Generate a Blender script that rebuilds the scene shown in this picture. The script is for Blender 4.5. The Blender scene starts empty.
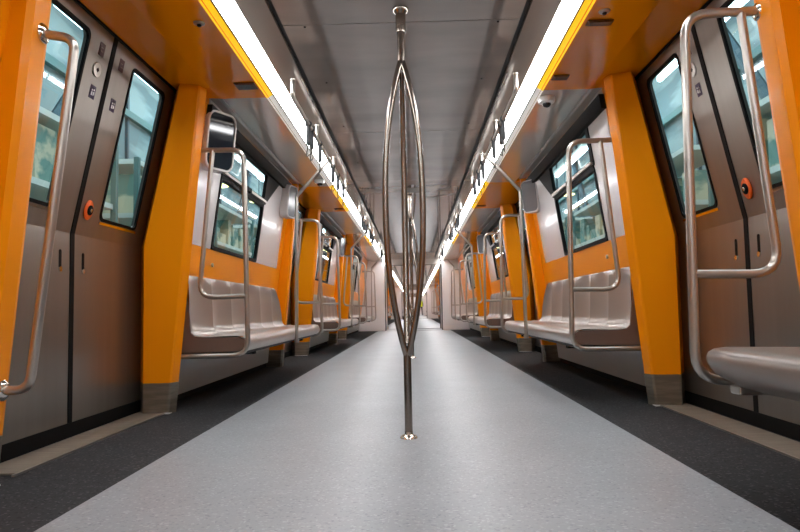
import bpy, bmesh, math, random
from mathutils import Vector, Matrix
random.seed(4)
C = bpy.context.scene.collection
PI = math.pi

# ------------------------------------------------------------------ materials
def lin(c):
    return tuple(((v/255)/12.92 if v/255 <= .04045 else ((v/255+.055)/1.055)**2.4) for v in c) + (1,)
def mat(name, col, rough=.5, metal=0., emit=None, estr=0., spec=.5, coat=0., noise=None, bump=None, col2=None, trans=0.):
    """col: sRGB 0-255. noise=(scale xyz, mix col2 sharpness lo, hi) in object space"""
    m = bpy.data.materials.new(name); m.use_nodes = True
    nt = m.node_tree; b = nt.nodes['Principled BSDF']
    b.inputs['Base Color'].default_value = lin(col)
    b.inputs['Roughness'].default_value = rough
    b.inputs['Metallic'].default_value = metal
    b.inputs['Specular IOR Level'].default_value = spec
    b.inputs['Coat Weight'].default_value = coat
    b.inputs['Coat Roughness'].default_value = .08
    if emit:
        b.inputs['Emission Color'].default_value = lin(emit); b.inputs['Emission Strength'].default_value = estr
    if noise:
        sc, lo, hi = noise
        tc = nt.nodes.new('ShaderNodeTexCoord'); mp = nt.nodes.new('ShaderNodeMapping')
        mp.inputs['Scale'].default_value = sc
        n = nt.nodes.new('ShaderNodeTexNoise'); n.inputs['Scale'].default_value = 1; n.inputs['Detail'].default_value = 4
        r = nt.nodes.new('ShaderNodeValToRGB')
        r.color_ramp.elements[0].position = lo; r.color_ramp.elements[1].position = hi
        r.color_ramp.elements[0].color = lin(col); r.color_ramp.elements[1].color = lin(col2 or col)
        L = nt.links
        L.new(tc.outputs['Object'], mp.inputs['Vector']); L.new(mp.outputs[0], n.inputs['Vector'])
        L.new(n.outputs['Fac'], r.inputs['Fac']); L.new(r.outputs[0], b.inputs['Base Color'])
        if bump:
            bp = nt.nodes.new('ShaderNodeBump'); bp.inputs['Strength'].default_value = bump
            bp.inputs['Distance'].default_value = .01
            L.new(n.outputs['Fac'], bp.inputs['Height']); L.new(bp.outputs[0], b.inputs['Normal'])
    return m
def glass(name, tint, refl=.12):
    m = bpy.data.materials.new(name); m.use_nodes = True; nt = m.node_tree
    nt.nodes.clear()
    o = nt.nodes.new('ShaderNodeOutputMaterial'); mx = nt.nodes.new('ShaderNodeMixShader')
    t = nt.nodes.new('ShaderNodeBsdfTransparent'); g = nt.nodes.new('ShaderNodeBsdfGlossy')
    lw = nt.nodes.new('ShaderNodeLayerWeight'); lw.inputs['Blend'].default_value = .5
    pw = nt.nodes.new('ShaderNodeMath'); pw.operation = 'POWER'; pw.inputs[1].default_value = 4.5; nt.links.new(lw.outputs['Facing'], pw.inputs[0])
    f = nt.nodes.new('ShaderNodeMath'); f.operation = 'MULTIPLY_ADD'; f.inputs[1].default_value = .7; f.inputs[2].default_value = .05; nt.links.new(pw.outputs[0], f.inputs[0])
    t.inputs['Color'].default_value = lin(tint); g.inputs['Roughness'].default_value = .02
    g.inputs['Color'].default_value = (.9, .95, 1, 1)
    nt.links.new(f.outputs[0], mx.inputs[0]); nt.links.new(t.outputs[0], mx.inputs[1]); nt.links.new(g.outputs[0], mx.inputs[2])
    nt.links.new(mx.outputs[0], o.inputs[0]); return m

M = {}
M['orange'] = mat('orange_gloss_paint', (243, 143, 0), .3, spec=.22, coat=.06)
M['orange_soffit'] = mat('orange_soffit_paint', (234, 136, 0), .15, spec=.5, coat=.15)
M['steel'] = mat('brushed_steel_leaf', (150, 143, 136), .32, .86, noise=((2, 14, .5), .3, .75), col2=(142, 135, 128))
M['rail'] = mat('satin_steel_tube', (184, 178, 170), .28, .88)
M['pole_steel'] = mat('centre_pole_steel', (150, 141, 132), .22, 1)
M['chrome'] = mat('chrome', (225, 222, 215), .1, 1)
M['baseplate'] = mat('steel_kick_plate', (150, 142, 128), .35, .8, noise=((6, 6, 40), .4, .6), col2=(130, 122, 110))
M['seat'] = mat('satin_seat_shell', (178, 168, 160), .3, .6)
M['seat_side'] = mat('seat_end_brown', (118, 98, 88), .4, .4)
M['seat_pad'] = mat('seat_top_brown', (128, 116, 108), .32, .35)
M['grey_panel'] = mat('pale_grey_gloss_panel', (206, 200, 198), .25, coat=.3)
M['kick'] = mat('grey_kick_panel', (205, 202, 196), .3)
M['black'] = mat('black_rubber', (12, 12, 13), .6, spec=.12)
M['black_gloss'] = mat('black_gloss', (10, 12, 16), .08)
M['strap'] = mat('dark_strap_rubber', (58, 60, 62), .5)
M['wire'] = mat('strap_wire', (70, 66, 60), .3, .8)
M['ceiling'] = mat('glossy_ceiling_panel', (180, 171, 164), .06, .35, noise=((1.1, 3.2, 1), .35, .7), col2=(162, 154, 148), bump=.05)
M['ceiling_side'] = mat('ceiling_side_panel', (150, 142, 134), .16, .3)
M['cove'] = mat('cove_gloss_grey', (200, 194, 188), .08, .25)
M['groove'] = mat('dark_groove', (16, 14, 13), .5)
M['white_wall'] = mat('white_end_wall', (228, 226, 224), .3, coat=.2)
M['white'] = mat('white_plastic', (232, 232, 230), .3)
M['lightwhite'] = mat('light_diffuser', (255, 255, 255), .4, emit=(250, 250, 252), estr=26.)
M['trimwhite'] = mat('white_trim_painted_glow', (235, 232, 225), .4, emit=(255, 250, 240), estr=.3)  # mild emission stands in for light spilling from the strip beside it
M['trimyellow'] = mat('yellow_trim_painted_glow', (255, 196, 0), .4, emit=(255, 196, 0), estr=.8)  # emission imitates the strip lighting this yellow trim, which is no lamp
M['dark_red'] = mat('dark_red_lens', (70, 18, 10), .12)
M['orange_ring'] = mat('orange_red_button_ring', (240, 100, 24), .4)
M['sill'] = mat('door_sill_plate', (168, 158, 142), .4, .5, noise=((4, 90, 4), .45, .55), col2=(152, 142, 128))
M['screen'] = mat('dark_screen', (34, 38, 46), .06)
M['screen_grey'] = mat('grey_screen', (112, 112, 114), .15)
M['purple'] = mat('purple_sticker', (62, 44, 76), .5)
M['maroon'] = mat('maroon_sticker', (74, 34, 34), .5)
M['glass'] = glass('window_glass', (206, 228, 232))
M['hall_wall'] = mat('depot_wall_pale_teal', (150, 168, 168), .7, noise=((.4, .4, 2.2), .45, .55), col2=(112, 134, 138))
M['hall_roof'] = mat('depot_roof_teal', (66, 88, 98), .7)
M['hall_floor'] = mat('depot_floor', (120, 124, 120), .6)
M['hall_beam'] = mat('depot_beam', (60, 84, 94), .6)
M['hall_teal'] = mat('depot_teal_band', (84, 122, 120), .6)
M['hall_pipe'] = mat('depot_pipe', (214, 222, 216), .5)
M['hall_light'] = mat('depot_tube', (255, 255, 255), .5, emit=(235, 246, 255), estr=14.)
M['lamp_warm'] = mat('depot_pendant_glow', (255, 240, 200), .5, emit=(255, 226, 150), estr=5.)
M['rack_cream'] = mat('depot_rack_cream', (214, 208, 180), .6, noise=((1.5, 2.2, 3.), .45, .55), col2=(110, 150, 140))
M['cloth_dark'] = mat('dark_work_clothes', (26, 28, 34), .8)
M['vest'] = mat('hi_vis_yellow', (216, 232, 40), .6, emit=(216, 232, 40), estr=.15)
M['skin'] = mat('skin', (196, 148, 122), .5)
M['hair'] = mat('dark_hair', (34, 26, 22), .7)
M['plate_brown'] = mat('dark_plate', (92, 50, 10), .2)  # dull brown is the soffit plates' own colour

# floor: one speckled vinyl, pale aisle between two charcoal borders
def floor_mat(name, base, speck, dark):
    m = bpy.data.materials.new(name); m.use_nodes = True
    nt = m.node_tree; b = nt.nodes['Principled BSDF']; L = nt.links
    b.inputs['Roughness'].default_value = .36; b.inputs['Specular IOR Level'].default_value = .2
    tc = nt.nodes.new('ShaderNodeTexCoord')
    v = nt.nodes.new('ShaderNodeTexVoronoi'); v.inputs['Scale'].default_value = 130
    n = nt.nodes.new('ShaderNodeTexNoise'); n.inputs['Scale'].default_value = 2.2; n.inputs['Detail'].default_value = 6
    L.new(tc.outputs['Object'], v.inputs['Vector']); L.new(tc.outputs['Object'], n.inputs['Vector'])
    r = nt.nodes.new('ShaderNodeValToRGB'); e = r.color_ramp.elements
    sep = nt.nodes.new('ShaderNodeSeparateColor'); L.new(v.outputs['Color'], sep.inputs[0])
    e[0].position = .0; e[0].color = lin(dark); e[1].position = 1; e[1].color = lin(speck)
    a = r.color_ramp.elements.new(.12); a.color = lin(base)
    a = r.color_ramp.elements.new(.86); a.color = lin(base)
    L.new(sep.outputs[0], r.inputs['Fac'])
    mx = nt.nodes.new('ShaderNodeMix'); mx.data_type = 'RGBA'; mx.blend_type = 'MULTIPLY'; mx.inputs[0].default_value = .35
    r2 = nt.nodes.new('ShaderNodeValToRGB'); r2.color_ramp.elements[0].position = .3; r2.color_ramp.elements[1].position = .7
    r2.color_ramp.elements[0].color = (.7, .7, .7, 1); r2.color_ramp.elements[1].color = (1, 1, 1, 1)
    L.new(n.outputs['Fac'], r2.inputs['Fac']); L.new(r.outputs[0], mx.inputs[6]); L.new(r2.outputs[0], mx.inputs[7])
    L.new(mx.outputs[2], b.inputs['Base Color']); return m
M['floor'] = floor_mat('pale_grey_speckled_vinyl', (153, 157, 161), (176, 179, 182), (132, 135, 139))
M['floor_dark'] = _fd = floor_mat('charcoal_speckled_vinyl', (56, 57, 59), (92, 92, 94), (32, 33, 36))
_fd.node_tree.nodes['Principled BSDF'].inputs['Roughness'].default_value = .6
_fd.node_tree.nodes['Principled BSDF'].inputs['Specular IOR Level'].default_value = .06

# ------------------------------------------------------------------ mesh helpers
def obj(name, bm, m, parent=None, smooth=False, loc=None):
    me = bpy.data.meshes.new(name); bmesh.ops.recalc_face_normals(bm, faces=bm.faces[:]); bm.to_mesh(me); bm.free()
    ms = m if isinstance(m, (list, tuple)) else [m]
    for k in ms: me.materials.append(M[k])
    if smooth:
        for p in me.polygons: p.use_smooth = True
        me.set_sharp_from_angle(angle=math.radians(40))
    o = bpy.data.objects.new(name, me); C.objects.link(o)
    if parent is not None: o.parent = parent
    if loc: o.location = loc
    return o
def tag(o, label=None, cat=None, group=None, kind=None):
    if label: o['label'] = label
    if cat: o['category'] = cat
    if group: o['group'] = group
    if kind: o['kind'] = kind
    return o
def empty(name, loc=(0, 0, 0), label=None, cat=None, group=None, kind=None):
    o = bpy.data.objects.new(name, None); C.objects.link(o); o.location = loc; o.empty_display_size = .1
    return tag(o, label, cat, group, kind)
def dup(root, loc, label=None, group=None, rotz=None):
    r = root.copy(); C.objects.link(r); r.location = loc
    if rotz is not None: r.rotation_euler = (0, 0, rotz)
    if label: r['label'] = label
    if group: r['group'] = group
    for ch in list(root.children):
        c = ch.copy(); C.objects.link(c); c.parent = r
        for g in list(ch.children):
            d = g.copy(); C.objects.link(d); d.parent = c
    return r
def box(bm, x0, x1, y0, y1, z0, z1, bev=0.):
    r = bmesh.ops.create_cube(bm, size=1)
    vs = r['verts']
    for v in vs:
        v.co = Vector(((x0+x1)/2+v.co.x*(x1-x0), (y0+y1)/2+v.co.y*(y1-y0), (z0+z1)/2+v.co.z*(z1-z0)))
    if bev:
        es = list({e for v in vs for e in v.link_edges})
        bmesh.ops.bevel(bm, geom=es, offset=bev, segments=2, affect='EDGES', profile=.5)
def nb(): return bmesh.new()
def prism(bm, pts, y0, y1):
    """pts: (x,z) polygon extruded along Y"""
    a = [bm.verts.new((x, y0, z)) for x, z in pts]; b = [bm.verts.new((x, y1, z)) for x, z in pts]
    n = len(pts)
    bm.faces.new(a); bm.faces.new(b[::-1])
    for i in range(n): bm.faces.new((a[i], b[i], b[(i+1) % n], a[(i+1) % n]))
def fillet(P, r, seg=6):
    P = [Vector(p) for p in P]; out = [P[0]]
    for i in range(1, len(P)-1):
        a, b, c = P[i-1], P[i], P[i+1]
        u = (a-b).normalized(); w = (c-b).normalized(); ang = u.angle(w)
        rr = r[i-1] if isinstance(r, (list, tuple)) else r
        if rr <= 0 or abs(ang-PI) < .02: out.append(b); continue
        d = min(rr/math.tan(ang/2), (a-b).length*.49, (c-b).length*.49)
        p0, p1 = b+u*d, b+w*d
        for k in range(seg+1):
            t = k/seg; out.append(p0*(1-t)**2+b*2*t*(1-t)+p1*t*t)
    out.append(P[-1]); return out
def tube(bm, P, r, sides=12, cap=True):
    P = [Vector(p) for p in P]; n = len(P); rings = []
    T = (P[1]-P[0]).normalized(); up = Vector((0, 1, 0)) if abs(T.y) < .9 else Vector((1, 0, 0))
    N = (up-T*up.dot(T)).normalized()
    for i in range(n):
        t = ((P[min(i+1, n-1)]-P[max(i-1, 0)])).normalized()
        N = (N-t*N.dot(t)).normalized(); B = t.cross(N)
        rad = r[i] if isinstance(r, (list, tuple)) else r
        rings.append([bm.verts.new(P[i]+(N*math.cos(2*PI*k/sides)+B*math.sin(2*PI*k/sides))*rad) for k in range(sides)])
    for i in range(n-1):
        for k in range(sides):
            bm.faces.new((rings[i][k], rings[i][(k+1) % sides], rings[i+1][(k+1) % sides], rings[i+1][k]))
    if cap: bm.faces.new(rings[0]); bm.faces.new(rings[-1][::-1])
def lathe(bm, prof, org, axis=(0, 0, 1), sides=20, sy=1.):
    """prof: (r, h) along axis; sy squashes one radial direction"""
    A = Vector(axis).normalized(); U = A.orthogonal().normalized()
    if abs(A.x) > .7: U = Vector((0, 1, 0)); U = (U-A*U.dot(A)).normalized()
    V = A.cross(U); O_ = Vector(org); rings = []
    for r, h in prof:
        rings.append([bm.verts.new(O_+A*h+(U*math.cos(2*PI*k/sides)*sy+V*math.sin(2*PI*k/sides))*max(r, 1e-4)) for k in range(sides)])
    for i in range(len(rings)-1):
        for k in range(sides):
            bm.faces.new((rings[i][k], rings[i][(k+1) % sides], rings[i+1][(k+1) % sides], rings[i+1][k]))
    bm.faces.new(rings[0]); bm.faces.new(rings[-1][::-1])
def rrect(y0, y1, z0, z1, r, seg=4):
    out = []
    for cy, cz, a0 in ((y1-r, z1-r, 0), (y0+r, z1-r, 90), (y0+r, z0+r, 180), (y1-r, z0+r, 270)):
        for k in range(seg+1):
            a = math.radians(a0+90*k/seg); out.append((cy+r*math.cos(a), cz+r*math.sin(a)))
    return out
def sheet(bm, poly, fx, s, off=0., th=.004):
    """polygon in (y,z) laid on the wall surface x = s*(fx(z)-off); th goes outwards"""
    a = [bm.verts.new((s*(fx(z)-off), y, z)) for y, z in poly]
    if th == 0: bm.faces.new(a); return
    b = [bm.verts.new((s*(fx(z)-off+th), y, z)) for y, z in poly]
    n = len(poly); bm.faces.new(a); bm.faces.new(b[::-1])
    for i in range(n): bm.faces.new((a[i], b[i], b[(i+1) % n], a[(i+1) % n]))
def ring(bm, outer, inner, fx, s, off=0., th=.01):
    """closed frame between two loops with equal vertex count"""
    n = len(outer)
    def loop(P, o): return [bm.verts.new((s*(fx(z)-o), y, z)) for y, z in P]
    A, B, A2, B2 = loop(outer, off), loop(inner, off), loop(outer, off-th), loop(inner, off-th)
    for i in range(n):
        j = (i+1) % n
        bm.faces.new((A[i], A[j], B[j], B[i])); bm.faces.new((A2[i], B2[i], B2[j], A2[j]))
        bm.faces.new((A[i], A2[i], A2[j], A[j])); bm.faces.new((B[i], B[j], B2[j], B2[i]))
def holed(bm, outer4, inner, fx, s, off=0., th=.02):
    """rectangle (y0,y1,z0,z1) with a rounded hole, both faces joined"""
    y0, y1, z0, z1 = outer4; n = len(inner); out = []
    cy = sum(p[0] for p in inner)/n; cz = sum(p[1] for p in inner)/n
    seg = n//4
    cor = [(y1, z1), (y0, z1), (y0, z0), (y1, z0)]
    for q in range(4):
        for k in range(seg):
            t = k/(seg-1); p = inner[q*seg+k]; c = cor[q]
            # walk along the sides around the corner
            if q in (0, 2): e0, e1 = (c[0], p[1]), (p[0], c[1])
            else: e0, e1 = (p[0], c[1]), (c[0], p[1])
            out.append(e0 if t < .34 else (c if t < .67 else e1))
    ring(bm, out, inner, fx, s, off, th)

# ------------------------------------------------------------------ section
CEIL = 2.075
def xd(z): return 1.695 if z < 1.02 else 1.695-.2143*(z-1.02)      # door surface
def xw(z): return 1.45+(1.07-z)*.145                                # window wall surface
def xp(z): return 1.445-.095*z                                      # aisle face of a pillar
SIDE = {-1: 'left', 1: 'right'}
ORD = ['nearest', 'second', 'third', 'fourth', 'fifth', 'sixth', 'seventh', 'eighth', 'ninth', 'tenth', 'eleventh', 'twelfth',
       'thirteenth', 'fourteenth', 'fifteenth', 'sixteenth', 'seventeenth', 'eighteenth', 'nineteenth', 'twentieth']

YB = -3.2
CARS = [(YB, 18.9), (20.5, 42.4), (44.0, 65.9), (67.5, 80.)]
GANG = [(18.9, 20.5), (42.4, 44.0), (65.9, 67.5)]

# floor
bm = nb(); box(bm, -1.04, 1.04, YB, 80, -.05, 0)
fl = obj('floor', bm, 'floor'); tag(fl, 'pale grey speckled vinyl floor down the aisle of the train', 'floor', kind='structure')
n_tr = [0]
def trim(bm, m, label, cat='trim', **k):
    n_tr[0] += 1
    o = obj('trim_%d' % n_tr[0], bm, m, **k); tag(o, label, cat, kind='structure'); return o
for s in (-1, 1):
    bm = nb()
    for a, b in CARS: box(bm, s*1.04, s*1.72, a, b, -.05, 0)
    trim(bm, 'floor_dark', 'charcoal speckled floor border along the %s side of the aisle' % SIDE[s], 'floor border')
# ceiling
cl = empty('ceiling', (0, 0, CEIL), 'glossy grey panelled train ceiling between the two light strips', 'ceiling', kind='structure')
seams = [3.25+2.05*k for k in range(-3, 8)]
for ci, (a, b) in enumerate(CARS):
    ys = [a]+[y for y in seams if a < y < b]+[b] if ci == 0 else [a, b]
    for i in range(len(ys)-1):
        bm = nb(); box(bm, -.61, .61, ys[i]+.004, ys[i+1]-.004, 0, .03)
        obj('ceiling_panel', bm, 'ceiling', cl)
    bm = nb(); box(bm, -.66, .66, a, b, .031, .06); obj('ceiling_backing', bm, 'groove', cl)
    for s in (-1, 1):
        bm = nb(); prism(bm, [(s*.64, .0), (s*.78, -.005), (s*.78, .03), (s*.64, .03)], a, b)
        obj('side_panel', bm, 'ceiling_side', cl)
        if ci == 0:
            for q in (4.0, 9.0):
                bm = nb(); box(bm, s*.641, s*.650, q, q+3.2, -.006, .0); o = obj('edge_trim', bm, 'chrome', cl)
for s in (-1, 1):
    bm = nb()
    for y in (3.27, 4.1, 5.1, 6.4, 7.8):
        lathe(bm, [(.006, -.004), (.006, 0)], (s*.5, y, 0), sides=8)
    obj('ceiling_lock', bm, 'black', cl)

# ------------------------------------------------------------------ light strips
for s in (-1, 1):
    for ci, (a, b) in enumerate(CARS[:4]):
        where = ['', ' in the next carriage', ' two carriages ahead', ' three carriages ahead'][ci]
        t = empty('light_strip', (0, a, 0), 'long white light strip along the %s edge of the ceiling%s' % (SIDE[s], where), 'ceiling light',
                  'light strips along the ceiling')
        L = b-a
        bm = nb(); prism(bm, [(s*.785, 2.068), (s*.862, 2.040), (s*.868, 2.075), (s*.79, 2.09)], 0, L)
        obj('diffuser', bm, 'lightwhite', t)
        bm = nb(); prism(bm, [(s*.861, 2.036), (s*.868, 2.032), (s*.872, 2.06), (s*.864, 2.06)], 0, L); obj('edge_profile', bm, 'groove', t)
        # trim: yellow over the doors, white over the seats
        if ci == 0: doors = [-1.75, 3.25, 8.25, 13.25]
        elif ci == 3: doors = [70.95, 75.95]
        else: doors = [a+3.45+5*k for k in range(4)]
        cur = a; segs = []
        for d in doors:
            segs += [(cur, d-.95, 'trimwhite'), (d-.95, d+.95, 'trimyellow')]; cur = d+.95
        segs.append((cur, b, 'trimwhite'))
        for y0, y1, m in segs:
            if y1-y0 < .05: continue
            bm = nb(); prism(bm, [(s*.868, 2.040), (s*.910, 2.014), (s*.914, 2.03), (s*.872, 2.055)], y0-a, y1-a)
            o = obj('valance', bm, m, t)
            o['label'] = 'yellow valance over the doors' if m == 'trimyellow' else 'white valance over the seats'

# ------------------------------------------------------------------ walls
def doors_of(ci):
    a, b = CARS[ci]
    if ci == 0: return [-1.75, 3.25, 8.25, 13.25]
    if ci == 3: return [70.95, 75.95]
    return [a+3.45+5*k for k in range(4)]
WALL = {s: empty('wall_'+SIDE[s], (0, 0, 0), '%s side wall of the train with orange pillars and pale grey panels' % SIDE[s], 'wall', kind='structure') for s in (-1, 1)}
def pillar(s, ya, yd, yw):
    """ya..yd: aisle face from bench side to door side; yw: where the reveal meets the door plane"""
    w = WALL[s]
    def sec(z, z2, mname, nm, par, g=0.):
        bm = nb(); lv = []
        zs = [z]+[q for q in (1.02,) if z < q < z2]+[z2]
        sg = 1 if yd > ya else -1
        for q in zs:
            x = xp(q)-g; ch = .022
            P = [(xd(q)+.05, yw), (xd(q)-.05, yw), (x+ch, yd), (x+.004, yd-sg*.012), (x, yd-sg*.03), (x, ya+sg*.02), (x+.02, ya), (xd(q)+.05, ya)] if sg > 0 else \
                [(xd(q)+.03, yw+.205), (xd(q)-.079, yw), (x+.034, yd), (x+.022, yd+.008), (x, ya-.004), (x+.004, ya+.004), (x+.12, ya+.12), (xd(q)+.03, ya+.13)]
            lv.append([bm.verts.new((s*p[0], p[1], q)) for p in P])
        for i in range(len(lv)-1):
            n = len(lv[i])
            for k in range(n): bm.faces.new((lv[i][k], lv[i][(k+1) % n], lv[i+1][(k+1) % n], lv[i+1][k]))
        bm.faces.new(lv[0]); bm.faces.new(lv[-1])
        return obj(nm, bm, mname, par)
    p = sec(.185, 2.035, 'orange', 'pillar', w)
    sec(0, .183, 'baseplate', 'base_plate', p, .002)
    bm = nb(); sg = 1 if yd > ya else -1
    box(bm, *sorted((s*(xp(0)+.01), s*1.62)), *sorted((yd+sg*.02, yd-sg*.03)), 0, .006)
    obj('sealant_bead', bm, 'white', p)
def soffit(s, y0, y1, orange):
    bm = nb()
    pts = [(.897, 2.02), (1.22, 2.02), (1.5, 2.045), (1.5, 2.09), (.897, 2.09)] if orange else \
          [(.897, 2.02), (1.205, 2.02), (1.215, 2.03), (1.25, 2.055), (1.26, 2.045), (1.36, 2.03), (1.36, 2.10), (.897, 2.10)]
    prism(bm, [(s*x, z) for x, z in pts], y0, y1)
    o = obj('soffit_panel', bm, 'orange_soffit' if orange else 'cove', cl); o.location = (0, 0, -CEIL)
    o['label'] = 'orange glossy soffit over the doors' if orange else 'grey glossy soffit over the seats'
    return o
n_win = [0]
def bench_wall(s, y0, y1, wy0, wy1, gy0, gy1, detail=True, label=''):
    w = WALL[s]
    R = lambda a, b, c, d: [(a, c), (b, c), (b, d), (a, d)]
    bm = nb()
    sheet(bm, R(y0, y1, .38, 1.07), xw, s, 0, .03)
    sheet(bm, R(y0, gy0, 1.07, 2.04), xw, s, 0, .03); sheet(bm, R(gy1, y1, 1.07, 2.04), xw, s, 0, .03)
    obj('orange_panel', bm, 'orange', w)
    bm = nb(); sheet(bm, R(gy0, wy0, 1.07, 2.04), xw, s, .004, .03); sheet(bm, R(wy1, gy1, 1.07, 2.04), xw, s, .004, .03)
    obj('grey_panel', bm, 'grey_panel', w)
    fk = lambda z: 1.60-.1*z
    bm = nb(); sheet(bm, R(y0, y1, .05, .385), fk, s, 0, .02); obj('kick_panel', bm, 'kick', w)
    bm = nb(); sheet(bm, R(y0, y1, 0, .05), lambda z: 1.615, s, 0, .02); obj('skirting', bm, 'black', w)
    # window
    n_win[0] += 1
    t = empty('window_%d' % n_win[0], (0, 0, 0), label or 'black framed train window', 'window', kind='structure')
    zb, zm, zt = 1.085, 1.60, 1.99
    bm = nb(); lo_o = rrect(wy0, wy1, zb-.015, zm+.02, .03); lo_i = rrect(wy0+.03, wy1-.03, zb+.012, zm-.012, .03)
    ring(bm, lo_o, lo_i, xw, s, .012, .03)
    hi_o = rrect(wy0-.02, wy1+.05, zm+.02, zt, .02); hi_i = rrect(wy0+.05, wy1-.02, zm+.065, zt-.1, .03)
    ring(bm, hi_o, hi_i, xw, s, .012, .03)
    obj('frame', bm, 'black', t)
    bm = nb(); sheet(bm, rrect(wy0+.02, wy1-.02, zb, zm, .03), xw, s, -.012, 0); obj('lower_pane', bm, 'glass', t)
    bm = nb(); sheet(bm, rrect(wy0+.03, wy1, zm+.05, zt-.08, .03), xw, s, -.012, 0); obj('hopper_pane', bm, 'glass', t)
    bm = nb(); sheet(bm, [(wy1+.03, 1.63), (wy1+.10, 1.66), (wy1+.62, 1.97), (wy1+.03, 1.97)], xw, s, .010, .01); obj('corner_shroud', bm, 'black', t)
    if detail:
        bm = nb(); sheet(bm, R(wy0+.01, wy1-.01, zm+.028, zm+.048), xw, s, .03, .018); obj('hopper_rail', bm, 'rail', t)
        bm = nb(); sheet(bm, R(gy0-.02, gy1+.1, 1.90, 1.995), xw, s, .035, .035); obj('blind_box', bm, 'black', t)
        bm = nb(); box(bm, s*(xw(zm)-.045), s*(xw(zm)-.02), wy0+.62, wy0+.74, zm+.02, zm+.05, .004); obj('catch', bm, 'black', t)
n_door = [0]
def door(s, yc, simple=False, label=''):
    n_door[0] += 1
    t = empty('door_%d' % n_door[0], (0, 0, 0), label, 'train door', kind='structure')
    for k in (-1, 1):                         # near leaf, far leaf
        e0, e1 = sorted((yc+k*.012, yc+k*.87)); g0, g1 = sorted((yc+k*.235, yc+k*.69))
        inner = rrect(g0, g1, 1.12, 1.97, .035, 5)
        bm = nb(); sheet(bm, [(e0, .03), (e1, .03), (e1, 1.02), (e0, 1.02)], xd, s, 0, .03)
        holed(bm, (e0, e1, 1.02, 2.04), inner, xd, s, 0, .03)
        bmesh.ops.remove_doubles(bm, verts=bm.verts[:], dist=.0005)
        lf = obj('door_leaf', bm, 'steel', t)
        bm = nb(); ring(bm, rrect(g0-.004, g1+.004, 1.116, 1.974, .037, 5), rrect(g0+.013, g1-.013, 1.133, 1.957, .03, 5), xd, s, .004, .012)
        obj('glazing_gasket', bm, 'black', lf)
        bm = nb(); sheet(bm, rrect(g0+.005, g1-.005, 1.125, 1.965, .035), xd, s, -.014, 0); obj('door_pane', bm, 'glass', lf)
        if simple: continue
        bm = nb(); sheet(bm, [(g0, 1.098), (g1, 1.098), (g1, 1.112), (g0, 1.112)], xd, s, .006, .01); obj('glazing_sill', bm, 'chrome', lf)
        # recessed grip slot
        yh = yc+k*.11
        bm = nb(); sheet(bm, rrect(yh-.011, yh+.011, .835, .93, .0105), xd, s, .002, .004); hs = obj('grip_slot', bm, 'black', lf)
        bm = nb(); sheet(bm, rrect(yh-.013, yh+.013, .82, .846, .0125), xd, s, .006, .006); obj('slot_end', bm, 'chrome', hs)
        inn = (-s/1.022, 0, -.2143/1.022)
        if k == -s:                           # call button leaf
            zb = 1.155; yb = yc+k*.095; P = (s*(xd(zb)-.002), yb, zb)
            bm = nb(); lathe(bm, [(.053, 0), (.053, .006), (.045, .012)], P, inn, 28, .72); b = obj('call_button', bm, 'orange_ring', lf, True)
            b['label'] = 'orange oval door button with black centre'
            P2 = tuple(P[i]+inn[i]*.011 for i in range(3))
            bm = nb(); lathe(bm, [(.027, 0), (.027, .004), (.022, .007)], P2, inn, 20); obj('button_face', bm, 'black', b, True)
            P3 = tuple(P[i]+inn[i]*.018 for i in range(3))
            bm = nb(); lathe(bm, [(.010, 0), (.010, .002), (.006, .003)], P3, inn, 14); obj('button_cap', bm, 'chrome', b, True)
        else:                                 # lock disc leaf
            zb = 1.825; P = (s*(xd(zb)-.002), yc+k*.115, zb)
            bm = nb(); lathe(bm, [(.036, 0), (.036, .003), (.03, .004)], P, inn, 24); b = obj('lock_disc', bm, 'rail', lf, True)
            P2 = tuple(P[i]+inn[i]*.004 for i in range(3))
            bm = nb(); lathe(bm, [(.012, 0), (.012, .002)], P2, inn, 4); obj('keyhole', bm, 'black', b)
        for zc, mname in ((1.93, 'maroon'), (1.715, 'purple')):
            if s > 0 and k < 0: continue
            y_ = yc+k*.108
            bm = nb(); sheet(bm, rrect(y_-.025, y_+.025, zc-.032, zc+.032, .003), xd, s, .002, .002); st = obj('door_sticker', bm, mname, lf)
            bm = nb()
            if mname == 'purple':             # little white pictograms
                sheet(bm, [(y_-.014, zc-.018), (y_-.004, zc-.018), (y_-.004, zc+.0), (y_-.014, zc+.0)], xd, s, .0035, .001)
                sheet(bm, [(y_+.002, zc-.018), (y_+.016, zc-.012), (y_+.012, zc+.004), (y_+.004, zc+.0)], xd, s, .0035, .001)
                sheet(bm, rrect(y_-.013, y_-.005, zc+.004, zc+.013, .004), xd, s, .0035, .001)
                sheet(bm, rrect(y_+.004, y_+.013, zc+.007, zc+.016, .004), xd, s, .0035, .001)
            else:
                sheet(bm, [(y_-.012, zc-.012), (y_+.012, zc-.012), (y_+.012, zc-.008), (y_-.012, zc-.008)], xd, s, .0035, .001)
                sheet(bm, [(y_-.012, zc+.006), (y_+.006, zc+.006), (y_+.006, zc+.010), (y_-.012, zc+.010)], xd, s, .0035, .001)
            obj('sticker_mark', bm, 'white' if mname == 'purple' else 'seat_side', st)
    # black seam, head and side gaskets, bottom track
    bm = nb()
    for z0, z1 in ((.0, 1.02), (1.02, 2.045)):
        sheet(bm, [(yc-.02, z0), (yc+.02, z0), (yc+.02, z1), (yc-.02, z1)], xd, s, .003, .02)
        for k in (-1, 1):
            ya, yb = sorted((yc+k*.845, yc+k*.885)); sheet(bm, [(ya, z0), (yb, z0), (yb, z1), (ya, z1)], xd, s, .012, .05)
    sheet(bm, [(yc-.87, 2.03), (yc+.87, 2.03), (yc+.87, 2.05), (yc-.87, 2.05)], xd, s, .01, .03)
    sheet(bm, [(yc-.87, .0), (yc+.87, .0), (yc+.87, .07), (yc-.87, .07)], xd, s, .006, .03)
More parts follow.
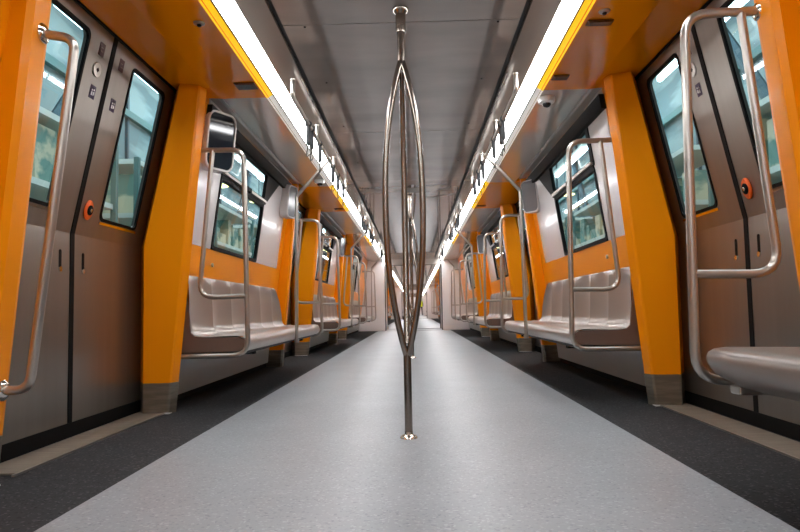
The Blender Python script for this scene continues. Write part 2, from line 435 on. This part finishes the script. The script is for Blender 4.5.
    obj('door_gasket', bm, 'black', t)
    if not simple:
        bm = nb(); box(bm, s*1.49, s*1.665, yc-.76, yc+.76, .0, .006, .002); sp = obj('sill_plate', bm, 'sill', t)
        bm = nb(); box(bm, s*1.482, s*1.492, yc-.79, yc+.79, .0, .008); obj('sill_edge', bm, 'rail', sp)
    # outer blank behind side gaskets
for s in (-1, 1):
    for ci in range(4):
        a, b = CARS[ci]; ds = doors_of(ci)
        for di, d in enumerate(ds):
            tail = '' if ci == 0 else ' of carriage %d ahead' % ci
            nm = {0: 'stainless sliding double door with dark windows behind the viewpoint', 1: 'nearest stainless steel sliding double door with tall window panes', 2: 'second stainless double door down the train beyond the first bench',
                  3: 'third stainless double door down the train beyond the second bench'}[di] if ci == 0 else '%s far stainless double door' % ORD[di]
            door(s, d, simple=not (ci == 0 and di == 1), label='%s, %s side%s' % (nm, SIDE[s], tail))
            pillar(s, d-1.06, d-.93, d-.80); pillar(s, d+.775, d+.705, d+.69)
            soffit(s, d-.95, d+.95, True)
        # bench bays
        edges = [a]+[v for d in ds for v in (d-.95, d+.95)]+[b]
        for k in range(0, len(edges), 2):
            if edges[k+1]-edges[k] > .1: soffit(s, edges[k], edges[k+1], False)
        for k in range(len(ds)-1):
            y0, y1 = ds[k]+.88, ds[k+1]-1.04
            lab = '%s black framed window with hopper pane, %s side%s' % (['window beside the viewpoint,' if ci == 0 else 'first far', 'window above the nearest bench,' if ci == 0 else 'second far', 'window above the second bench,' if ci == 0 else 'third far'][k], SIDE[s], '' if ci == 0 else ' of carriage %d ahead' % ci)
            bench_wall(s, y0, y1, ds[k]+1.45, ds[k]+2.80, ds[k]+1.0, ds[k]+3.72, ci == 0, lab)
        if ci == 0:
            bench_wall(s, ds[-1]+.88, b, ds[-1]+1.45, ds[-1]+2.80, ds[-1]+1.0, ds[-1]+3.72, False, 'window above the third bench, black framed window before the gangway, %s side' % SIDE[s])
        for (y0, y1) in ((a, ds[0]-1.04), (ds[-1]+.88, b)):
            if ci == 0 and y0 > 0: continue
            if y1-y0 < .15: continue
            bm = nb(); R = [(y0, .38), (y1, .38), (y1, 2.04), (y0, 2.04)]; sheet(bm, R, xw, s, 0, .03); obj('orange_panel', bm, 'orange', WALL[s])
            bm = nb(); R = [(y0, 0), (y1, 0), (y1, .385), (y0, .385)]; sheet(bm, R, lambda z: 1.60-.1*z, s, 0, .02); obj('kick_panel', bm, 'kick', WALL[s])
            if y1-y0 > 1 and y0 < 0:
                bm = nb(); R = [(y0+.5, 1.07), (y1-.1, 1.07), (y1-.1, 2.04), (y0+.5, 2.04)]; sheet(bm, R, xw, s, .004, .004); obj('grey_panel', bm, 'grey_panel', WALL[s])

for s in (-1, 1):
    bm = nb(); lathe(bm, [(.016, 0), (.015, .01), (.007, .012)], (s*xw(.96), 4.80, .96), (-s, 0, 0), 14); obj('panel_lock', bm, 'rail', WALL[s], True)
# end walls and gangways
bm = nb(); box(bm, -1.72, 1.72, YB-.05, YB, 0, 2.1); o = obj('wall_back', bm, 'white_wall'); tag(o, 'plain white end wall behind the viewpoint', 'wall', kind='structure')
for gi, (a, b) in enumerate(GANG):
    wh = ['', ' of the next carriage', ' of the carriage after next'][gi]
    t = empty('wall_gangway_%d' % (gi+1), (0, a, 0), 'white gangway portal with open passage at the far end' + wh, 'gangway', kind='structure')
    for s in (-1, 1):
        bm = nb(); box(bm, s*.83, s*1.72, 0, .06, 0, 2.1, .008); box(bm, s*.86, s*1.08, .05, b-a-.05, 0, 2.0); box(bm, s*.83, s*1.72, b-a-.06, b-a, 0, 2.1)
        obj('portal_side', bm, 'white_wall', t)
        bm = nb(); box(bm, s*.815, s*.83, -.012, .05, 0, 1.90); box(bm, s*.815, s*.83, b-a-.05, b-a, 0, 1.90); obj('portal_gasket', bm, 'black', t)
    bm = nb(); box(bm, -.83, .83, 0, .06, 1.90, 2.1); box(bm, -.86, .86, .06, b-a, 2.0, 2.1); obj('portal_header', bm, 'ceiling_side', t)
    bm = nb(); box(bm, -.83, .83, -.012, .0, 1.885, 1.90); obj('header_gasket', bm, 'black', t)
    bm = nb(); box(bm, -.83, .83, b-a-.1, b-a+.05, 0, .006); box(bm, -.83, .83, -.02, .03, 0, .004); obj('threshold_plate', bm, 'groove', t)
bm = nb(); box(bm, -1.72, 1.72, 80, 80.05, 0, 2.1); o = obj('wall_far', bm, 'white_wall'); tag(o, 'white cab wall at the very end of the train', 'wall', kind='structure')

# ------------------------------------------------------------------ grab hoops
RT = .0165
def flange(bm, P, ax, r=.034):
    lathe(bm, [(r, 0), (r, .006), (r*.8, .012), (RT+.004, .016)], P, ax, 16)
def make_hoop(s, sides=12, m1=1.345, m2=1.475):
    t = empty('grab_hoop')
    bm = nb()
    tube(bm, fillet([(s*m1, 0, 1.645), (s*1.032, 0, 1.640), (s*1.008, 0, .335), (s*m2, 0, .335)], [.09, .10]), RT, sides)
    obj('outer_bar', bm, 'rail', t, True)
    bm = nb(); tube(bm, fillet([(s*1.232, 0, 1.64), (s*1.318, 0, .70), (s*1.016, 0, .705)], [.09]), RT*.92, sides)
    obj('inner_bar', bm, 'rail', t, True)
    for P in ((s*(m1-.004), 0, 1.645), (s*(m2-.004), 0, .335)):
        bm = nb(); flange(bm, P, (-s, 0, 0)); obj('mounting_flange', bm, 'chrome', t, True)
    return t
protoH = {s: make_hoop(s) for s in (-1, 1)}
usedH = {-1: False, 1: False}
def hoop(s, y, label, group):
    if not usedH[s]:
        usedH[s] = True; h = protoH[s]; h.location = (0, y, 0); tag(h, label, 'grab rail', group); return
    dup(protoH[s], (0, y, 0), label, group)
hy = [(4.07, 'at the near end of the first long bench'), (7.326, 'at the far end of the first long bench'), (9.07, 'at the near end of the second bench'),
      (12.326, 'at the far end of the second bench'), (14.07, 'at the near end of the third bench'), (17.326, 'beside the white gangway wall')]
for s in (-1, 1):
    for y, w in hy: hoop(s, y, 'tall brushed steel grab hoop %s, %s side' % (w, SIDE[s]), 'steel grab hoops at the bench ends')
h = make_hoop(1, 16, 1.302, 1.425); h.location = (0, 2.295, 0); tag(h, 'large foreground steel grab hoop mounted on the near right orange pillar', 'grab rail', 'steel grab hoops at the bench ends')
# single leaning rail on near left pillar
t = empty('grab_rail', (0, 2.27, 0), 'bent steel grab rail on the near left orange pillar, beside the door', 'grab rail')
bm = nb(); tube(bm, fillet([(-1.305, 0, 1.628), (-1.168, 0, 1.605), (-1.315, 0, .345), (-1.42, 0, .345)], [.06, .10], 8), RT, 14); obj('rail_bar', bm, 'rail', t, True)
for P in ((-1.292, 0, 1.628), (-1.412, 0, .345)):
    bm = nb(); flange(bm, P, (1, 0, 0), .037); obj('mounting_flange', bm, 'chrome', t, True)

# diagonal topped poles at bench middles
def make_diag(s):
    t = empty('support_pole')
    bm = nb(); tube(bm, fillet([(s*1.01, 0, .34), (s*1.0, 0, 1.635), (s*.704, 0, 1.957)], [.05]), .0155, 12); obj('pole', bm, 'rail', t, True)
    bm = nb(); lathe(bm, [(.024, -.03), (.026, -.02), (.026, .02), (.024, .03)], (s*.704, 0, 1.957), (0, 1, 0), 12); obj('clamp', bm, 'rail', t, True)
    bm = nb(); lathe(bm, [(.022, 0), (.022, .03)], (s*1.01, 0, .33), (0, 0, 1), 12); obj('foot_socket', bm, 'rail', t, True)
    return t
for s in (-1, 1):
    p = make_diag(s); p.location = (0, 5.75, 0)
    tag(p, 'steel pole rising from the first bench front and bending to the %s ceiling rail' % SIDE[s], 'pole', 'bent poles at the bench middles')
    dup(p, (0, 10.75, 0), 'steel pole rising from the second bench front and bending to the %s ceiling rail' % SIDE[s])
    dup(p, (0, 15.75, 0), 'steel pole rising from the third bench front and bending to the %s ceiling rail' % SIDE[s])

# ------------------------------------------------------------------ benches
def seat_profile():
    return [(1.075, .352, 0, 0), (1.05, .356, 0, 0), (1.034, .375, 0, 0), (1.028, .405, 0, 0), (1.034, .435, 0, 0), (1.052, .452, 0, 0), (1.09, .458, .2, 0), (1.16, .456, 1, 0),
            (1.25, .452, 1, 0), (1.32, .452, 1, .2), (1.36, .460, .8, .5), (1.384, .482, .4, .8), (1.392, .52, .1, 1), (1.396, .60, 0, 1), (1.40, .70, 0, 1), (1.406, .79, 0, .8), (1.412, .835, 0, .3), (1.424, .850, 0, 0), (1.445, .846, 0, 0), (1.452, .80, 0, 0)]
def seat_shell(s, w, kind='mid', nu=10):
    """kind 'far' rounds the upper far corner of the back"""
    bm = nb(); prof = seat_profile(); G = []
    for i in range(nu+1):
        u = i/nu; q = 1-abs(2*u-1)**2.2
        row = []
        for (x, z, a, b) in prof:
            zz = z-a*.016*q; xx = x+b*.036*q; yy = u*w
            if b > 0 and z > .5: pass
            if kind in ('far', 'near') and x > 1.385 and z > .5:
                uu = u if kind == 'far' else 1-u
                lim = w*(1-.55*max(0, (z-.50)/.35)**2.0) if kind == 'far' else w*(1-.05*max(0, (z-.55)/.3)**2)
                yy = (uu*lim) if kind == 'far' else w-uu*lim
            row.append(bm.verts.new((s*xx, yy, zz)))
        G.append(row)
    for i in range(nu):
        for j in range(len(prof)-1): bm.faces.new((G[i][j], G[i+1][j], G[i+1][j+1], G[i][j+1]))
    return bm
def make_bench(s, n=6, ext=.285):
    t = empty('seat_bench'); w = .477; 
    for k in range(n):
        bm = seat_shell(s, w, 'near' if k == 0 else ('far' if k == n-1 else 'mid'))
        o = obj('seat_shell', bm, 'seat', t, True); o.location = (0, k*w, 0)
    L = n*w
    if ext:
        bm = nb(); prof = [(p[0], p[1]) for p in seat_profile()[:11]]+[(1.36, .40), (1.1, .38)]
        prism(bm, [(s*x, z) for x, z in prof], L+.002, L+ext); obj('end_shelf', bm, 'seat', t, True)
    T = L+ext
    # brown end cheek
    bm = nb(); ck = [(1.045, .36), (1.04, .43), (1.07, .449), (1.30, .450), (1.36, .456), (1.385, .48), (1.398, .62), (1.41, .70), (1.46, .50), (1.475, .352)]
    prism(bm, [(s*x, z) for x, z in ck], -.012, .003); o = obj('end_cheek', bm, 'seat_side', t); o['label'] = 'dull brown end cheek of the seat'
    bm = nb(); prism(bm, [(s*x, z) for x, z in ck[:5]+[(1.42, .456), (1.42, .36)]], T, T+.012); o = obj('end_cheek', bm, 'seat_side', t)
    bm = nb(); box(bm, s*1.07, s*1.45, 0, T, .335, .353); obj('under_tray', bm, 'groove', t)
    bm = nb()
    box(bm, s*1.12, s*1.46, .55, .61, .305, .336)
    obj('bracket', bm, 'black', t)
    bm = nb(); box(bm, s*1.12, s*1.46, T-.62, T-.56, .305, .336)
    obj('bracket', bm, 'black', t)
    return t
for s in (-1, 1):
    b1 = make_bench(s); b1.location = (0, 4.12, 0)
    tag(b1, 'nearest long satin grey six-seat bench against the %s wall' % SIDE[s], 'bench', 'grey seat benches along the walls')
    dup(b1, (0, 9.12, 0), 'second grey six-seat bench down the %s wall, beyond the second door' % SIDE[s])
    dup(b1, (0, 14.12, 0), 'third grey six-seat bench on the %s, just before the white gangway wall' % SIDE[s])
    for ci in (1, 2):
        for k, d in enumerate(doors_of(ci)[:-1]):
            dup(b1, (0, d+.87, 0), '%s far grey bench on the %s side of carriage %d ahead' % (ORD[k], SIDE[s], ci))
            if ci == 1:
                for q, yy in (('near', d+.82), ('far', d+4.076)):
                    hoop(s, yy, 'far steel hoop at the %s end of %s bench, %s side of the next carriage' % (q, ORD[k], SIDE[s]), 'far grab hoops seen through the gangway')
# cushion-like foreground perch at lower right
t = empty('seat_bench', (0, -.58, 0), 'foreground end of a thick grey bench in front of the right door', 'bench')
def perch():
    bm = nb(); P = []
    prof = [(1.02, .365), (.998, .40), (.992, .42), (1.0, .443), (1.02, .456), (1.06, .461), (1.2, .458), (1.35, .455), (1.385, .455), (1.385, .33), (1.2, .315), (1.08, .33)]
    ys = [0, 2.60, 2.72, 2.79, 2.83, 2.85]
    for y in ys:
        k = max(0, (y-2.60)/.25); dx = .05*k**4; f = 1-.30*k**4
        P.append([bm.verts.new((x+dx*(1 if x < 1.3 else 0), y, .41+(z-.41)*f)) for x, z in prof])
    n = len(prof)
    for i in range(len(P)-1):
        for k in range(n): bm.faces.new((P[i][k], P[i][(k+1) % n], P[i+1][(k+1) % n], P[i+1][k]))
    bm.faces.new(P[0]); bm.faces.new(P[-1]); return bm
obj('seat_pad', perch(), 'seat_pad', t, True)
bm = nb(); box(bm, 1.11, 1.26, 2.78, 2.848, .295, .325, .006); obj('end_bracket', bm, 'rail', t)
for k in range(6):
    bm = nb(); q = 10; w = .44
    G = []
    for i in range(q+1):
        u = i/q; c = (1-(2*u-1)**2)
        G.append([bm.verts.new((x+.02*c*b, u*w, z)) for x, z, b in ((1.37, .46, 0), (1.392, .5, .7), (1.398, .6, 1), (1.404, .78, .8), (1.42, .85, 0), (1.45, .84, 0))])
    for i in range(q):
        for j in range(5): bm.faces.new((G[i][j], G[i+1][j], G[i+1][j+1], G[i][j+1]))
    o = obj('backrest', bm, 'seat', t, True); o.location = (0, k*w-.0, 0)

# ------------------------------------------------------------------ ceiling hand rails and straps
def make_rail(s, L):
    t = empty('ceiling_rail')
    X, Z = s*.704, 1.957
    bm = nb(); tube(bm, fillet([(X, 0, CEIL-.004), (X, 0, Z), (X, L, Z), (X, L, CEIL-.004)], [.035, .035]), .0145, 12); obj('rail_bar', bm, 'rail', t, True)
    for y in (1.02, 2.1):
        bm = nb(); tube(bm, [(X, y, CEIL-.004), (X, y, Z)], .011, 10); obj('rail_bracket', bm, 'rail', t, True)
    bm = nb()
    for y in (0, 1.02, 2.1, L): lathe(bm, [(.018, 0), (.017, -.006)], (X, y, CEIL-.002), (0, 0, 1), 14)
    obj('rail_flange', bm, 'rail', t, True)
    return t
for s in (-1, 1):
    r1 = make_rail(s, 3.2); r1.location = (0, 4.02, 0)
    tag(r1, 'steel ceiling handrail above the first bench on the %s' % SIDE[s], 'handrail', 'ceiling handrails above the benches')
    dup(r1, (0, 9.02, 0), 'steel ceiling handrail above the second bench on the %s' % SIDE[s])
    dup(r1, (0, 14.02, 0), 'steel ceiling handrail before the gangway on the %s' % SIDE[s])
def make_strap():
    t = empty('hanging_strap')
    bm = nb(); box(bm, -.013, .013, -.019, .019, -.15, .004, .005); lathe(bm, [(.021, -.017), (.023, -.012), (.023, .012), (.021, .017)], (0, 0, 0), (0, 1, 0), 12)
    obj('strap_band', bm, 'strap', t)
    bm = nb(); P = fillet([(0, -.004, -.145), (0, -.062, -.23), (0, .062, -.23), (0, .004, -.145)], [.022, .022], 5)
    tube(bm, P, .0038, 6); obj('strap_loop', bm, 'wire', t, True)
    return t
SY = [4.62, 4.76, 5.18, 6.02, 6.42, 6.88, 9.4, 9.75, 10.2, 11.0, 11.5, 11.9, 14.6, 14.9, 15.3, 16.4]
st = make_strap(); first = True
for s in (-1, 1):
    for i, y in enumerate(SY):
        lab = '%s hanging strap with wire loop, counted from the near end of the %s ceiling rail' % (ORD[i], SIDE[s])
        if first: st.location = (s*.704, y, 1.957); tag(st, lab, 'hanging strap', 'hanging straps on the ceiling rails'); st.rotation_euler = (0, 0, .5); first = False
        else: dup(st, (s*.704, y, 1.957), lab, rotz=.5*s*-1+random.uniform(-.3, .3))

# ------------------------------------------------------------------ centre poles with three curved branches
def make_centre():
    t = empty('centre_pole'); r = .017
    bm = nb(); tube(bm, [(0, 0, .01), (0, 0, .40)], .0185, 16); obj('lower_stem', bm, 'pole_steel', t, True)
    bm = nb(); tube(bm, [(0, 0, 1.80), (0, 0, CEIL-.01)], .0185, 16); obj('upper_stem', bm, 'pole_steel', t, True)
    bm = nb(); lathe(bm, [(.024, 1.955), (.025, 1.96), (.025, CEIL-.03), (.036, CEIL-.018), (.040, CEIL-.006), (.040, CEIL-.002)], (0, 0, 0), sides=24); obj('ceiling_flange', bm, 'pole_steel', t, True)
    bm = nb(); lathe(bm, [(.042, 0), (.041, .005), (.033, .012), (.022, .017), (.020, .03)], (0, 0, 0), sides=28); obj('floor_flange', bm, 'chrome', t, True)
    R = .102
    for a in (-150, -30, 90):
        dx, dy = math.cos(math.radians(a)), math.sin(math.radians(a)); P = []
        z0, z1 = (.375, 1.82) if a != 90 else (.44, 1.755)
        n = 28
        for i in range(n+1):
            u = i/n; e = min(u, 1-u)*2            # 0 at the ends, 1 in the middle
            k = (1-(1-e)**2.3)
            k = k*(.985) + .015
            P.append((dx*R*k, dy*R*k, z0+(z1-z0)*u))
        bm = nb(); tube(bm, P, .0148, 12); o = obj('branch', bm, 'pole_steel', t, True)
        if a == 90:
            bm = nb()
            for z in (.56, 1.695): lathe(bm, [(.019, -.008), (.02, -.006), (.02, .006), (.019, .008)], (0, dy*R*(.5), z), sides=14)
            obj('branch_collar', bm, 'groove', o, True)
    return t
cp = make_centre(); cp.location = (0, 3.1, 0); tag(cp, 'nearest centre pole splitting into three bowed steel branches', 'pole', 'branched centre poles in the aisle')
dup(cp, (0, 8.15, 0), 'second branched centre pole, directly behind the nearest one')
dup(cp, (0, 13.2, 0), 'farthest branched centre pole before the gangway, behind the others')

# ------------------------------------------------------------------ monitors, domes, plates
def make_monitor(s, scr='screen'):
    t = empty('wall_monitor')
    # local: screen faces -s*X and a little towards -Y
    bm = nb(); P = rrect(-.165, .165, -.21, .21, .075, 5)
    a = [bm.verts.new((-s*.045, y, z)) for y, z in P]; b = [bm.verts.new((s*.03, y*1.04, z*1.04)) for y, z in P]
    n = len(P); bm.faces.new(a); bm.faces.new(b)
    for i in range(n): bm.faces.new((a[i], b[i], b[(i+1) % n], a[(i+1) % n]))
    obj('casing', bm, 'grey_panel', t, True)
    bm = nb(); A = rrect(-.163, .163, -.208, .208, .073, 5); B = rrect(-.15, .15, -.195, .195, .062, 5)
    ring(bm, A, B, lambda z: .045, -s, -.004, .006); obj('bezel', bm, 'white' if scr == 'screen' else 'grey_panel', t)
    bm = nb(); sheet(bm, B, lambda z: .046, -s, -.0005, -.002); obj('screen', bm, scr, t)
    return t
for s in (-1, 1):
    m2 = make_monitor(s, 'screen_grey')
    tag(m2, 'pale cased wall monitor beyond the far end of the first %s window' % SIDE[s], 'monitor', 'passenger information monitors')
    m2.location = (s*1.315, 6.85, 1.775); m2.rotation_euler = (0, s*-.1, s*.6); m2.scale = (1, .7, .82)
    if s < 0: m2.location.x = -1.29; m2.rotation_euler.z = -.22
    m3 = dup(m2, (s*1.315, 11.85, 1.775), 'pale cased wall monitor beyond the second %s window' % SIDE[s])
    if s < 0:
        m1 = make_monitor(s); m1.location = (-1.30, 4.36, 1.775); tag(m1, 'dark screened wall monitor beside the near end of the left window', 'monitor', 'passenger information monitors'); m1.rotation_euler = (0, .12, -.50); m1.scale = (1, .78, .95)
def make_dome():
    t = empty('dome_camera')
    bm = nb(); lathe(bm, [(.058, 0), (.058, -.02), (.052, -.034), (.034, -.04)], (0, 0, 0), sides=24); obj('housing', bm, 'white', t, True)
    bm = nb(); lathe(bm, [(.030, -.038), (.027, -.052), (.018, -.062), (.004, -.067)], (0, 0, 0), sides=20); obj('dome', bm, 'black_gloss', t, True)
    return t
d1 = make_dome(); d1.location = (.965, 4.36, 2.02); tag(d1, 'white dome security camera under the right soffit, above the near bench', 'security camera', 'dome cameras')
dup(d1, (-.965, 6.95, 2.021), 'white dome security camera under the left soffit, above the bench far end')
def plate(x0, x1, y0, y1, m, label, cat='indicator'):
    t = empty('indicator_plate', ((x0+x1)/2, (y0+y1)/2, 2.02), label, cat)
    w, d = abs(x1-x0)/2, abs(y1-y0)/2
    bm = nb(); box(bm, -w, w, -d, d, -.008, 0, .003); obj('bezel', bm, 'plate_brown', t)
    bm = nb(); box(bm, -w*.85, w*.85, -d*.8, d*.8, -.012, -.007, .002); obj('lens', bm, m, t)
plate(-1.05, -.92, 3.90, 4.02, 'dark_red', 'dark red door warning lamp in the left orange soffit')
plate(.92, 1.02, 3.92, 4.0, 'plate_brown', 'small brown sensor plate in the right orange soffit, by the dome camera')
plate(.93, 1.06, 3.16, 3.22, 'plate_brown', 'narrow brown sensor plate in the right orange soffit, above the door')
plate(-1.05, -.92, 8.90, 9.02, 'dark_red', 'dark red door warning lamp in the second left orange soffit')
plate(.92, 1.05, 8.90, 9.02, 'dark_red', 'dark red door warning lamp in the second right orange soffit')
for s in (-1, 1):
    t = empty('ceiling_sensor', (s*.985, 3.07, 2.02), 'small round sensor in the %s orange soffit' % SIDE[s], 'sensor', 'round soffit sensors')
    bm = nb(); lathe(bm, [(.028, 0), (.026, -.006), (.012, -.01)], (0, 0, 0), sides=18); obj('rim', bm, 'rail', t, True)
    bm = nb(); lathe(bm, [(.012, -.009), (.009, -.018)], (0, 0, 0), sides=12); obj('tip', bm, 'black', t, True)

# ------------------------------------------------------------------ person far down the train
def person(loc):
    t = empty('person', loc, 'standing person in a yellow vest and dark clothes far down the aisle', 'person')
    V = [(0, 0, .95), (0, 0, 1.15), (0, 0, 1.38), (0, 0, 1.50), (0, -.01, 1.62), (0, -.01, 1.72),
         (-.18, 0, 1.40), (-.23, .02, 1.12), (-.24, -.05, .88), (.18, 0, 1.40), (.23, .02, 1.12), (.24, -.05, .88),
         (-.10, 0, .88), (-.11, -.02, .50), (-.12, .02, .09), (-.12, -.12, .04), (.10, 0, .88), (.12, .02, .50), (.14, .06, .09), (.14, -.08, .04)]
    E_ = [(0, 1), (1, 2), (2, 3), (3, 4), (4, 5), (2, 6), (6, 7), (7, 8), (2, 9), (9, 10), (10, 11), (0, 12), (12, 13), (13, 14), (14, 15), (0, 16), (16, 17), (17, 18), (18, 19)]
    Rr = [.15, .14, .15, .055, .09, .085, .06, .045, .035, .06, .045, .035, .09, .06, .045, .04, .09, .06, .045, .04]
    me = bpy.data.meshes.new('body'); me.from_pydata(V, E_, []); o = bpy.data.objects.new('body', me); C.objects.link(o); o.parent = t
    me.materials.append(M['cloth_dark'])
    sk = o.modifiers.new('skin', 'SKIN'); sk.use_smooth_shade = True
    for i, v in enumerate(me.skin_vertices[0].data): v.radius = (Rr[i], Rr[i]*.85); v.use_root = (i == 0)
    o.modifiers.new('sub', 'SUBSURF').render_levels = 1
    bm = nb(); lathe(bm, [(.17, .86), (.19, 1.0), (.185, 1.2), (.20, 1.38), (.12, 1.47), (.07, 1.49)], (0, 0, 0), sides=16); obj('vest', bm, 'vest', t, True)
    bm = nb(); lathe(bm, [(.05, 1.50), (.085, 1.56), (.095, 1.63), (.09, 1.70), (.05, 1.745)], (0, -.01, 0), sides=14); obj('head', bm, 'skin', t, True)
    bm = nb(); lathe(bm, [(.10, 1.66), (.10, 1.71), (.06, 1.765), (.01, 1.775)], (0, .0, 0), sides=14); obj('hair', bm, 'hair', t, True)
person((.56, 62.0, 0))

# ------------------------------------------------------------------ depot hall outside
bm = nb(); box(bm, -9, 9, -12, 90, -1.3, -1.2); o = obj('ground', bm, 'hall_floor'); tag(o, 'grey concrete depot floor outside the train', 'floor', kind='structure')
for s in (-1, 1):
    X = 6.2
    t = empty('wall_depot_'+SIDE[s], (s*X, 0, 0), 'pale teal depot hall wall seen through the %s windows' % SIDE[s], 'wall', kind='structure')
    bm = nb(); box(bm, 0, s*.2, -12, 90, -1.2, 8); obj('wall_sheeting', bm, 'hall_wall', t)
    bm = nb(); box(bm, -s*.12, -s*.02, -12, 90, 2.2, 2.75); box(bm, -s*.12, -s*.02, -12, 90, 4.9, 5.05); obj('teal_band', bm, 'hall_teal', t)
    bm = nb()
    for k in range(26): box(bm, -s*.06, 0, -10+k*3.4, -9.92+k*3.4, -1.2, 8)
    obj('wall_post', bm, 'hall_beam', t)
bm = nb(); box(bm, -6.4, 6.4, -12, 90, 7.4, 7.5); o = obj('ceiling_depot', bm, 'hall_roof'); tag(o, 'dark teal depot roof outside the train windows', 'ceiling', kind='structure')
for s in (-1, 1):
    for k in range(9):
        y = -2+k*5.5
        t = empty('roof_truss', (s*4.2, y, 0), '%s dark roof truss with diagonal brace outside the %s windows' % (ORD[k], SIDE[s]), 'beam', 'depot roof trusses')
        bm = nb(); box(bm, -2.0, 2.0, -.12, .12, 6.7, 6.95); obj('beam', bm, 'hall_beam', t)
        bm = nb(); tube(bm, [(s*1.5, 0.2, 2.6), (s*1.5, 3.6, 6.75)], .10, 6); obj('brace', bm, 'hall_beam', t)
    for k in range(8):
        y = 1.5+k*5.0
        t = empty('tube_light', (s*5.3, y, 5.35), '%s long bright tube light on the depot wall outside the %s windows' % (ORD[k], SIDE[s]), 'lamp', 'depot tube lights')
        bm = nb(); box(bm, -.14, .14, -2.1, 2.1, .06, .14); obj('housing', bm, 'hall_pipe', t)
        bm = nb(); tube(bm, [(0, -2.05, .0), (0, 2.05, .0)], .06, 8); obj('tube', bm, 'hall_light', t)
    for k in range(6):
        y = 14.5+k*4.0
        t = empty('pendant_lamp', (s*4.4, y, 3.5+.3*(k % 2)), '%s warm round pendant lamp hanging in the depot outside the %s windows' % (ORD[k], SIDE[s]), 'lamp', 'depot pendant lamps')
        bm = nb(); lathe(bm, [(.30, 0), (.26, .04), (.10, .14), (.03, .2)], (0, 0, 0), sides=16); obj('shade', bm, 'hall_teal', t, True)
        bm = nb(); lathe(bm, [(.27, -.012), (.27, -.002)], (0, 0, 0), sides=16); obj('glow_disc', bm, 'lamp_warm', t)
        bm = nb(); tube(bm, [(0, 0, .2), (0, 0, 6.7-3.8)], .012, 6); obj('cord', bm, 'hall_beam', t)
    for k in range(5):
        y = 5.5+k*4.6
        t = empty('wall_pipe', (s*5.9, y, 0), '%s white vertical pipe on the depot wall outside the %s windows' % (ORD[k], SIDE[s]), 'pipe', 'depot wall pipes')
        bm = nb(); tube(bm, fillet([(0, 0, -1.2), (0, 0, 2.6), (0, 1.2, 3.0)], [.3]), .05, 8); obj('pipe_run', bm, 'hall_pipe', t, True)
    for k in range(5):
        y = 8+k*4.2
        t = empty('storage_rack', (s*4.9, y, -1.2), '%s cluttered cream storage rack outside the %s windows' % (ORD[k], SIDE[s]), 'rack', 'depot storage racks')
        bm = nb()
        for z in (1.2, 2.4, 3.4, 4.3): box(bm, -.4, .4, -1.7, 1.7, z, z+.08)
        obj('shelf', bm, 'hall_pipe', t)
        bm = nb()
        for a in (-1.7, 1.7):
            for b_ in (-.4, .4): box(bm, b_-.04, b_+.04, a-.04, a+.04, 0, 4.4)
        obj('upright', bm, 'hall_teal', t)
        bm = nb()
        for z in (1.28, 2.48, 3.48):
            yy = -1.5
            while yy < 1.3:
                w = random.uniform(.2, .5); box(bm, -.3, .3, yy, yy+w, z, z+random.uniform(.25, .75)); yy += w+random.uniform(.03, .25)
        obj('stored_cartons', bm, 'rack_cream', t).__setitem__('kind', 'stuff')

# area fill lights added to brighten the hall, not modelled fixtures
for s in (-1, 1):
    for k in range(3):
        ld = bpy.data.lights.new('hall_fill', 'AREA'); ld.shape = 'RECTANGLE'; ld.size = 3; ld.size_y = 10; ld.energy = 620; ld.color = (.92, .98, 1)
        lo = bpy.data.objects.new('hall_fill_light', ld); C.objects.link(lo); lo.location = (s*3.6, 4+k*12, 7.2)

# ------------------------------------------------------------------ world, camera, view
W = bpy.data.worlds.new('World'); bpy.context.scene.world = W; W.use_nodes = True
W.node_tree.nodes['Background'].inputs[0].default_value = (.5, .6, .65, 1); W.node_tree.nodes['Background'].inputs[1].default_value = .25

p, y, r, cx, F = .06745, -.02202, -.01955, .04207, 650
f = Vector((math.sin(y)*math.cos(p), math.cos(y)*math.cos(p), math.sin(p))); rt = Vector((math.cos(y), -math.sin(y), 0)); up = rt.cross(f)
a = rt*math.cos(r)+up*math.sin(r); b = up*math.cos(r)-rt*math.sin(r)
cd = bpy.data.cameras.new('camera'); cam = bpy.data.objects.new('camera', cd); C.objects.link(cam)
cam.matrix_world = Matrix(((a.x, b.x, -f.x, cx), (a.y, b.y, -f.y, 0), (a.z, b.z, -f.z, .6), (0, 0, 0, 1)))
cd.sensor_width = 36; cd.lens = F/800*36; cd.clip_start = .05; cd.clip_end = 200
bpy.context.scene.camera = cam
sc = bpy.context.scene
sc.view_settings.view_transform = 'Standard'
sc.view_settings.exposure = 0
